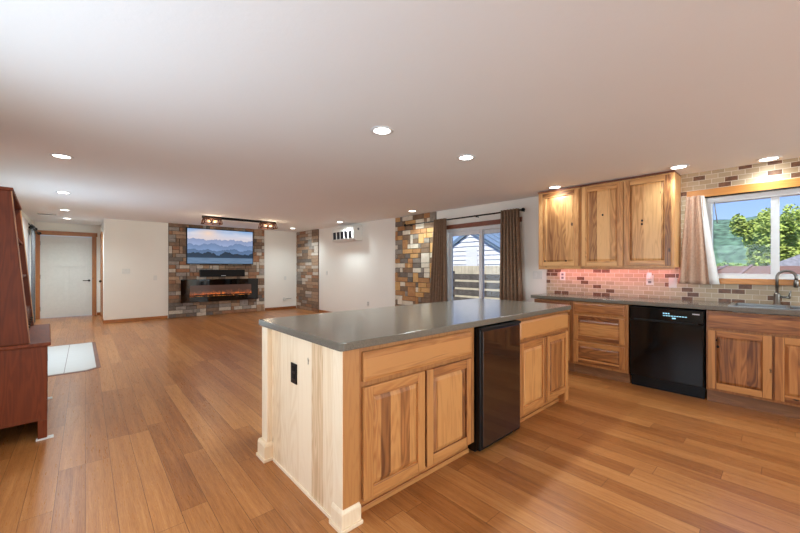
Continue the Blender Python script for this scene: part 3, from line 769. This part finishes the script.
b = B(); pt_.box(b, 2.77, 2.89, .1062, .108, 1.062, 1.078); b.build('badge', 'mark', sb)
fp = thing('electric_fireplace', (2.81, YS, .37), 'wide black glass electric fireplace with glowing orange flames', 'fireplace')
b = B(); pt_.box(b, 1.84, 3.775, .001, .025, .385, .965); b.build('fire_box', 'black', fp, .003)
b = B(); U0, U1, V0, V1 = 2.03, 3.60, .52, .82
for a0, a1, e0, e1 in ((1.83, U0, .375, .975), (U1, 3.785, .375, .975), (U0, U1, .375, V0), (U0, U1, V1, .975)): pt_.box(b, a0, a1, .025, .055, e0, e1)
b.build('glass_surround', 'gloss', fp)
b = B(); pt_.box(b, U0, U1, .026, .028, V0, V1); b.build('flame_screen', 'flame', fp, uvmode=lambda p: ((p.x-U0)/(U1-U0), (p.z-V0)/(V1-V0)))
b = B(); rr = random.Random(4)
for k in range(34): b.ball((U0+.03+(U1-U0-.06)*k/33, YS-.040, V0+.02+.012*rr.random()), .026+.018*rr.random(), 0, 8, (1, .4, .8))
b.build('ember_bed', m_stone('charred_log', (30, 18, 12), (96, 46, 22)), fp)

# hanging bar with two caged lamps
zt = cz(8.4)
fx = thing('ceiling_lamp_bar', (2.65, 8.42, zt), 'long black ceiling bar with two rusty caged lamps in front of the television', 'ceiling lamp')
B().box(1.86, 3.46, 8.39, 8.45, zt-.05, zt-.002).build('bar', 'matt', fx, .004)
for xc in (2.05, 3.27):
    b = B(); z1, z0 = zt-.052, zt-.165; hw, hl = .11, .155
    def cor(q, z): w_ = hw if z == z1 else hw+.02; l_ = hl if z == z1 else hl+.025; return [(xc-l_, 8.42-w_, z), (xc+l_, 8.42-w_, z), (xc+l_, 8.42+w_, z), (xc-l_, 8.42+w_, z)][q % 4]
    for q in range(4):
        b.tube([cor(q, z1), cor(q+1, z1)], .009, 8); b.tube([cor(q, z0), cor(q+1, z0)], .009, 8); b.tube([cor(q, z1), cor(q, z0)], .008, 8)
        A_, B_ = Vector(cor(q, z1)), Vector(cor(q+1, z1)); C_, D_ = Vector(cor(q, z0)), Vector(cor(q+1, z0))
        for k in range(1, 4):
            b.tube([A_.lerp(B_, k/4), C_.lerp(D_, (k+(.5 if k % 2 else -.5))/4)], .007, 6)
    for k in range(-2, 3): b.tube([(xc-hl, 8.42+k*.06, z1), (xc+hl, 8.42+k*.06, z1)], .008, 6)
    cg = b.build('cage', 'rust', fx)
    for dx in (-.06, .07):
        q = B(); q.ball((xc+dx, 8.42, zt-.105), .026, 0, 12, (1.3, 1, 1)); q.build('bulb', 'bulb', cg)
        q = B(); q.cyl((xc+dx, 8.42, zt-.05), (xc+dx, 8.42, zt-.078), .015, 10); q.build('socket', 'matt', cg)
    l = lamp('lamp_glow', 'POINT', 6, (1, .8, .55), (xc-2.65, 0, -.15), shadow_soft_size=.08); l.parent = fx

# wall air conditioner
ac = thing('air_conditioner', (4.94, 7.47, 1.95), 'white wall mounted air conditioner with dark vents, high on the white wall', 'air conditioner')
b = B(); n0 = len(b.v); prof = [(XR-.001, 1.95), (4.86, 1.95), (4.80, 2.0), (4.79, 2.18), (4.82, 2.29), (4.90, 2.315), (XR-.001, 2.315)]
vs = [(x, 7.03, z) for x, z in prof]+[(x, 8.04, z) for x, z in prof]; n = len(prof)
b.add(vs, [tuple(range(n)), tuple(range(2*n-1, n-1, -1))]+[(i, i+n, (i+1) % n+n, (i+1) % n) for i in range(n)]); b.build('housing', 'plate', ac, .012)
for k in range(5):
    y0 = 7.12+k*.176; b = B(); b.hexa([(4.793, y0, 2.01), (4.80, y0, 2.01), (4.80, y0+.130, 2.01), (4.793, y0+.130, 2.01), (4.785, y0, 2.19), (4.795, y0, 2.19), (4.795, y0+.130, 2.19), (4.785, y0+.130, 2.19)]); b.build('vent_opening', 'black', ac, .002)
b = B(); b.lathe((4.93, 7.0305, 2.23), (0, -1, 0), [(.028, 0), (.028, .004)], 18); b.build('badge', 'grey', ac)

# ---------------------------------------------------------------- curtains and rods
def curtain(name, label, x, top, bot, z0, z1, folds, amp, mat, parent=None, cat='curtain', grp=None, group_ring=None, lean=0):
    b = B(); nu, nv = folds*10, 26
    for j in range(nv+1):
        s_ = j/nv; z = z1+(z0-z1)*s_; e = s_**1.15
        ya, yb = top[0]+(bot[0]-top[0])*e, top[1]+(bot[1]-top[1])*e
        for i in range(nu+1):
            u = i/nu; a = amp*(.8+.4*math.sin(7*u+1)*s_)
            b.v.append(Vector((x+lean*s_+a*math.sin(2*math.pi*folds*u+.5*math.sin(3*s_+4*u))*(1-.15*s_), ya+(yb-ya)*u, z)))
    for j in range(nv):
        for i in range(nu):
            k = j*(nu+1)+i; b.f.append([k, k+nu+1, k+nu+2, k+1]); b.g.append('Z'); b.mi.append(0); b.sm.append(True)
    if parent is None:
        o = b.build(name, mat); tag(o, label, cat, grp)
    else: o = b.build(name, mat, parent)
    md = o.modifiers.new('thickness', 'SOLIDIFY'); md.thickness = .004; md.offset = 0
    return o
xr = XR-.09
rod = thing('curtain_rod', (xr, 3.6, 2.17), 'black curtain rod with ball finials above the patio door', 'curtain rod')
b = B(); b.cyl((xr, 2.76, 2.17), (xr, 5.38, 2.17), .011, 12); b.build('rod', 'matt', rod)
for y in (2.745, 5.40): b = B(); b.ball((xr, y, 2.17), .028); b.build('finial', 'matt', rod)
for y in (2.775, 3.62, 5.25): b = B(); b.cyl((xr, y, 2.158), (XR-.001 if y < 4.6 else XR-.036, y, 2.158), .008, 8); b.build('bracket', 'matt', rod)
curtain('curtain', 'brown drape hanging at the left side of the patio door, over the brick strip', xr-.055, (4.24, 4.52), (4.23, 4.69), .02, 2.19, 6, .035, 'drape', grp='patio door drapes')
curtain('curtain', 'brown drape hanging at the right side of the patio door', xr-.055, (2.785, 3.09), (2.68, 3.12), .02, 2.19, 6, .035, 'drape', grp='patio door drapes')
rod = thing('curtain_rod', (XR-.05, .15, 2.03), 'thin black curtain rod under the golden wood trim of the kitchen window', 'curtain rod')
b = B(); b.cyl((XR-.06, -.5, 2.042), (XR-.06, .80, 2.042), .007, 10); b.build('rod', 'matt', rod)
for y in (-.45, .785): b = B(); b.cyl((XR-.06, y, 2.042), (XR-.036, y, 2.055), .006, 8); b.build('bracket', 'matt', rod)
kc = curtain('curtain', 'short pinkish beige curtain with white edge at the left of the kitchen window', XR-.10, (.66, .79), (.585, .862), 1.105, 2.065, 3, .024, 'beige', lean=-.02)
b = B(); nv = 16
for j in range(nv+1):
    q = j/nv; z = 2.06-.952*q; y = .66-.075*q**1.15; w_ = .018+.05*q; x = XR-.10-.02*q
    b.v += [Vector((x, y+.01, z)), Vector((x+.008+.012*math.sin(5*q), y-w_*.5, z)), Vector((x+.03, y-w_, z))]
for j in range(nv):
    for i in range(2): k = j*3+i; b.f.append([k, k+3, k+4, k+1]); b.g.append('Z'); b.mi.append(0); b.sm.append(True)
le = b.build('lining_edge', 'lining', kc); md = le.modifiers.new('thickness', 'SOLIDIFY'); md.thickness = .003
xl = XL+.05
for dx, zr, y0, y1, lab in ((.0, 2.22, 9.25, 12.2, 'dark curtain rod with knob finials along the left wall, the one nearer the wall'), (.07, 2.12, 10.5, 12.15, 'dark curtain rod on the left wall, the one standing further into the hall')):
    rod = thing('curtain_rod', (xl+dx, (y0+y1)/2, 2.2), lab, 'curtain rod')
    b = B(); b.cyl((xl+dx, y0, zr), (xl+dx, y1, zr), .012, 10); b.build('rod', 'matt', rod)
    for y in (y0-.02, y1+.02): b = B(); b.ball((xl+dx, y, zr), .04); b.build('finial', 'matt', rod)
    for y in (y0+.1, y1-.1): b = B(); b.cyl((xl+dx, y, zr-.01), (XL+.001, y, zr-.01), .009, 8); b.build('bracket', 'brass', rod)
curtain('curtain', 'pale grey curtain panel on the left wall of the hall, nearer to the hutch', xl+.03, (9.45, 10.4), (9.45, 10.4), .03, 2.235, 7, .011, 'lining')
curtain('curtain', 'dark grey curtain panel on the left wall beside the hall door', xl+.03, (11.0, 11.75), (11.0, 11.75), .03, 2.235, 5, .011, 'drapeg')

# ---------------------------------------------------------------- hutch
hu = thing('hutch', (-.212, 3.715, 0), 'tall dark cherry hutch with sloping sides and shelves against the left wall', 'hutch')
HX0, HX1, HY0, HY1 = -.872, -.212, 3.715, 4.90; zb = .15; hu.rotation_euler.z = math.radians(3.2)
b = B(); b.box(HX0, HX1, HY0, HY0+.022, zb, .70); b.box(HX0, HX1-.0, HY1-.022, HY1, .017, .70); b.box(HX0, HX0+.012, HY0+.022, HY1-.022, .017, .70); b.box(HX0+.012, HX1-.02, HY0+.022, HY1-.022, zb, zb+.02); b.build('lower_case', 'cherry', hu, .003)
b = B(); b.box(HX0, HX1+.02, HY0-.018, HY1+.018, .70, .728, 'Y'); b.build('desk_top', 'cherry', hu, .006)
b = B(); b.box(HX1-.018, HX1, HY0+.022, HY1-.022, .02, zb+.03, 'Y'); b.build('apron', 'cherryd', hu, .003)
ph = P('Y', HX1, 1)
for k in range(3):
    z0 = .185+k*.170
    d = slab_drawer(P('Y', HX1-.018, 1), hu, HY0+.03, HY1-.03, z0, z0+.163, 'cherryd')
    q = B(); q.box(HX1-.0015, HX1+.0035, 4.18, 4.42, z0+.145, z0+.158); q.build('finger_pull', 'cherry', d, .001)
for y in (HY0, HY1-.073):
    for x in (HX1-.05, HX0):
        B().box(x, x+.05, y, y+.05, .016, zb).build('leg', 'cherry', hu, .003)
        q = B(); dx = .03 if x > -.6 else 0
        q.box(x-.01, x+.055+dx, y+.005, y+.04, 0, .0155); q.build('floor_slider', 'pad', hu, .004)
UX0, UB, UT, UY0, UY1, ZT = -.872, -.305, -.395, 3.72, 4.895, 1.83
for y in (UY0, UY1-.024):
    b = B(); b.hexa([(UX0, y, .7285), (UB, y, .7285), (UB, y+.024, .7285), (UX0, y+.024, .7285), (UX0, y, ZT), (UT, y, ZT), (UT, y+.024, ZT), (UX0, y+.024, ZT)]); b.build('side_panel', 'cherry', hu, .003)
    b = B(); b.hexa([(UB+.0005, y+.002, .73), (UB+.006, y+.002, .73), (UB+.006, y+.022, .73), (UB+.0005, y+.022, .73), (UT+.0005, y+.002, ZT-.002), (UT+.006, y+.002, ZT-.002), (UT+.006, y+.022, ZT-.002), (UT+.0005, y+.022, ZT-.002)]); b.build('edge_strip', 'hick', hu)
B().box(UX0, UX0+.012, UY0+.024, UY1-.024, .7285, ZT).build('back_panel', 'cherryd', hu)
B().box(UX0, UT+.012, UY0-.008, UY1+.008, ZT+.0005, ZT+.022, 'Y').build('hutch_top', 'cherry', hu, .004)
for z in (.90, 1.20, 1.50):
    xf = UB+(UT-UB)*(z-.7285)/(ZT-.7285); B().box(UX0+.012, xf-.01, UY0+.024, UY1-.024, z, z+.02, 'Y').build('shelf', 'cherry', hu, .002)
pn = P('Y', UB-.012, 1)
for k in range(6):
    y0 = UY0+.028+k*(UY1-UY0-.056)/6; w_ = (UY1-UY0-.056)/6-.008
    b = B(); b.box(UX0+.05, UB-.02, y0, y0+w_, .735, .893); d = b.build('small_drawer', 'cherryd', hu, .003)
    q = B(); q.lathe((UB-.0195, y0+w_/2, .815), (1, 0, 0), [(.006, 0), (.006, .006), (.011, .012), (.008, .017)], 12); q.build('knob', 'brass', d)

# ---------------------------------------------------------------- outdoors
M['siding'] = plain('white_lap_siding', (214, 216, 216), .6, var=.03)
M['metalroof'] = plain('grey_metal_roof', (128, 146, 156), .4, .3, var=.06)
M['shingle'] = plain('grey_shingles', (128, 128, 130), .9, var=.2, scale=9)
M['redroof'] = plain('red_brown_roofing', (126, 92, 68), .8, var=.15, scale=12)
M['fence'] = plain('dark_weathered_wood', (86, 80, 74), .9, var=.25, scale=7)
M['tan'] = plain('pale_fence_boards', (196, 186, 160), .85, var=.1, scale=5)
M['ground'] = plain('dry_lawn', (104, 118, 74), .95, var=.25, scale=1.5)
M['bark'] = plain('tree_bark', (78, 62, 48), .95, var=.3, scale=12)
M['green'] = plain('yellow_green_leaves', (168, 186, 88), .7, var=.25, scale=1.2)
M['green2'] = plain('mid_green_leaves', (128, 156, 78), .7, var=.25, scale=1.2)
M['pine'] = plain('dark_conifer_needles', (52, 82, 52), .8, var=.25, scale=1.5)
M['hill'] = plain('wooded_hillside', (92, 122, 96), 1, var=.4, scale=.5)
b = B(); b.add([(5.3, -120, -.3), (16, -120, -.35), (16, 160, -.35), (5.3, 160, -.3)], [(0, 1, 2, 3)])
b.add([(16, -120, -.35), (160, -160, -3.2), (160, 190, -3.2), (16, 160, -.35)], [(0, 1, 2, 3)])
b.struct('ground', 'ground')
b = B(); nu = 60
for j in range(9):
    for i in range(nu+1):
        y = -150+300*i/nu; x = 140+j*9
        h = (23+4*mnoise.noise((y*.02, 1.3, 0))+2.0*mnoise.noise((y*.09, 4.3, 0))+.8*mnoise.noise((y*.4, j, 0)))*math.sin(min(1, j/7)*math.pi/2)-3.4
        b.v.append(Vector((x, y, h)))
for j in range(8):
    for i in range(nu): k = j*(nu+1)+i; b.f.append([k, k+1, k+nu+2, k+nu+1]); b.g.append('Z'); b.mi.append(0); b.sm.append(True)
b.struct('hill', 'hill')

sh = thing('shed', (11, 7.1, -.3), 'white clapboard shed with grey gable roof seen through the patio door', 'shed')
b = B(); X0 = 9.5; yc = 7.11; hwid = 1.55; ez = 1.55; pz = 2.44
prism_pts = [(yc-hwid, -.3), (yc+hwid, -.3), (yc+hwid, ez), (yc, pz), (yc-hwid, ez)]
b.add([(X0, y, z) for y, z in prism_pts]+[(X0+4, y, z) for y, z in prism_pts], [(0, 4, 3, 2, 1), (5, 6, 7, 8, 9), (0, 1, 6, 5), (1, 2, 7, 6), (2, 3, 8, 7), (3, 4, 9, 8), (4, 0, 5, 9)])
k = 0; z = -.1
while z < 2.3:
    hw = hwid if z < ez else hwid*(pz-z)/(pz-ez)-.05
    if hw > .1: b.hexa([(X0-.03, yc-hw, z), (X0, yc-hw, z), (X0, yc+hw, z), (X0-.03, yc+hw, z)][::-1]+[(X0-.008, yc-hw, z+.14), (X0, yc-hw, z+.14), (X0, yc+hw, z+.14), (X0-.008, yc+hw, z+.14)][::-1])
    z += .15
b.build('shed_walls', 'siding', sh)
for sgn in (-1, 1):
    e = 1.85; dz = (pz-ez)/hwid; q = []
    for zz in (.02, .10):
        q += [(X0-.08, yc, pz+zz), (X0+4.2, yc, pz+zz), (X0+4.2, yc+sgn*e, pz+zz-e*dz), (X0-.08, yc+sgn*e, pz+zz-e*dz)]
    if sgn > 0: q = q[:4][::-1]+q[4:][::-1]
    b = B(); b.hexa(q); rf = b.build('roof_slope', 'metalroof', sh)
    for k in range(9):
        x = X0-.1+k*.5; w_ = .02
        b = B(); q = [(x, yc+sgn*.03, pz+.10), (x+w_, yc+sgn*.03, pz+.10), (x+w_, yc+sgn*e, pz+.10-e*dz), (x, yc+sgn*e, pz+.10-e*dz)]; b.hexa(q+[(p[0], p[1], p[2]+.03) for p in q]); b.build('seam', 'metalroof', rf)
B().box(X0-.045, X0-.03, yc-.28, yc+.18, 1.32, 1.95).build('shutter', 'siding', sh, .005)
fe = thing('fence', (7.2, 6, -.3), 'dark weathered horizontal board fence in the yard outside the patio door', 'fence')
for k in range(7): z = -.22+k*.2; B().box(7.2, 7.225, 3.1, 11, z, z+.15, 'Y').build('board', 'fence', fe)
for y in (3.15, 4.3, 6.0, 7.0, 8.6, 10.6): B().box(7.226, 7.32, y, y+.09, -.3, 1.2).build('post', 'fence', fe)
b = B()
for k in range(60): b.box(8.2, 8.225, 3.1+k*.13, 3.222+k*.13, -.3, 1.34)
tag(b.build('fence', 'tan'), 'pale vertical board fence between the dark fence and the white shed', 'fence')

ls = thing('lean_to', (8.4, .8, -.3), 'low outbuilding roof of red brown panels just outside the kitchen window', 'outbuilding')
B().box(7.7, 9.6, -.9, 2.6, -.3, 1.11).build('outbuilding_walls', 'siding', ls)
b = B(); b.hexa([(7.3, -1.0, 1.12), (9.9, -1.0, 1.28), (9.9, 2.8, 1.28), (7.3, 2.8, 1.12), (7.3, -1.0, 1.15), (9.9, -1.0, 1.32), (9.9, 2.8, 1.32), (7.3, 2.8, 1.15)]); rf = b.build('roof_panel', 'redroof', ls)
for k in range(11): y = -.9+k*.36; b = B(); b.hexa([(7.3, y, 1.15), (9.9, y, 1.32), (9.9, y+.03, 1.32), (7.3, y+.03, 1.15), (7.3, y, 1.18), (9.9, y, 1.35), (9.9, y+.03, 1.35), (7.3, y+.03, 1.18)]); b.build('seam', 'hickdark', rf)
ho = thing('house', (22, -.2, -1.5), 'neighbouring house with a grey shingle hip roof beyond the kitchen window', 'house')
B().box(19.6, 24, -2.6, 1.4, -1.5, .8).build('house_walls', 'siding', ho)
b = B(); b.add([(19.2, -3.0, .8), (24.4, -3.0, .8), (24.4, 1.75, .8), (19.2, 1.75, .8), (21.2, -.6, 2.05), (22.4, -.6, 2.05)], [(0, 3, 2, 1), (0, 1, 5, 4), (1, 2, 5), (2, 3, 4, 5), (3, 0, 4)]); b.build('roof', 'shingle', ho)

def tree(name, label, x, y, z0, zc_, r, hz, mat, n, leaf, seed, cone=False):
    rnd = random.Random(seed); t = thing(name, (x, y, z0), label, 'tree')
    b = B(); b.tube([(x, y, z0), (x+.1, y, (z0+zc_)/2), (x, y+.1, zc_)], [.22, .16, .08], 8); b.build('trunk', 'bark', t)
    b = B(); blobs = [(rnd.gauss(0, .5), rnd.gauss(0, .5), rnd.uniform(-.8, .8), rnd.uniform(.35, .6)) for _ in range(16)]
    for k in range(n):
        if cone:
            s_ = rnd.random()**.7; a = rnd.random()*6.283; rr = r*s_*rnd.random()**.4; lobes = .75+.25*math.sin(s_*26)
            c_ = Vector((x+rr*lobes*math.cos(a), y+rr*lobes*math.sin(a), zc_+hz-2*hz*s_))
        else:
            bx, by, bz, br = rnd.choice(blobs); d = Vector((rnd.gauss(0, 1), rnd.gauss(0, 1), rnd.gauss(0, 1))).normalized()*br*rnd.random()**.35
            c_ = Vector((x+(bx+d.x)*r*.7, y+(by+d.y)*r*.7, zc_+(bz+d.z)*hz*.75))
        a_ = Vector((rnd.gauss(0, 1), rnd.gauss(0, 1), rnd.gauss(0, 1))).normalized(); b_ = a_.orthogonal().normalized()
        b.add([c_-a_*leaf, c_-b_*leaf*.5, c_+a_*leaf, c_+b_*leaf*.5], [(0, 1, 2, 3)])
    b.build('crown', mat, t)
tree('broadleaf_tree', 'bright yellow green tree in the left pane of the kitchen window', 30, .95, -1.2, 2.6, 1.6, 2.7, 'green', 7000, .12, 1)
tree('broadleaf_tree', 'mid green tree in the right pane of the kitchen window', 36.5, -.6, -1.3, 2.9, 2.0, 3.2, 'green2', 6000, .12, 2)
tree('conifer_tree', 'tall dark conifer at the right edge of the kitchen window', 42, -1.0, -1.4, 3.6, 2.2, 4.6, 'pine', 5200, .2, 3, True)
tree('conifer_tree', 'small dark conifer at the lower left of the kitchen window view', 36, 4.7, -1.3, .7, 1.2, 2.0, 'pine', 3000, .16, 4, True)
tree('broadleaf_tree', 'low dark green bush tree below the hill in the kitchen window', 42, 3.4, -1.3, .5, 2.0, 1.4, 'green2', 2600, .2, 5)
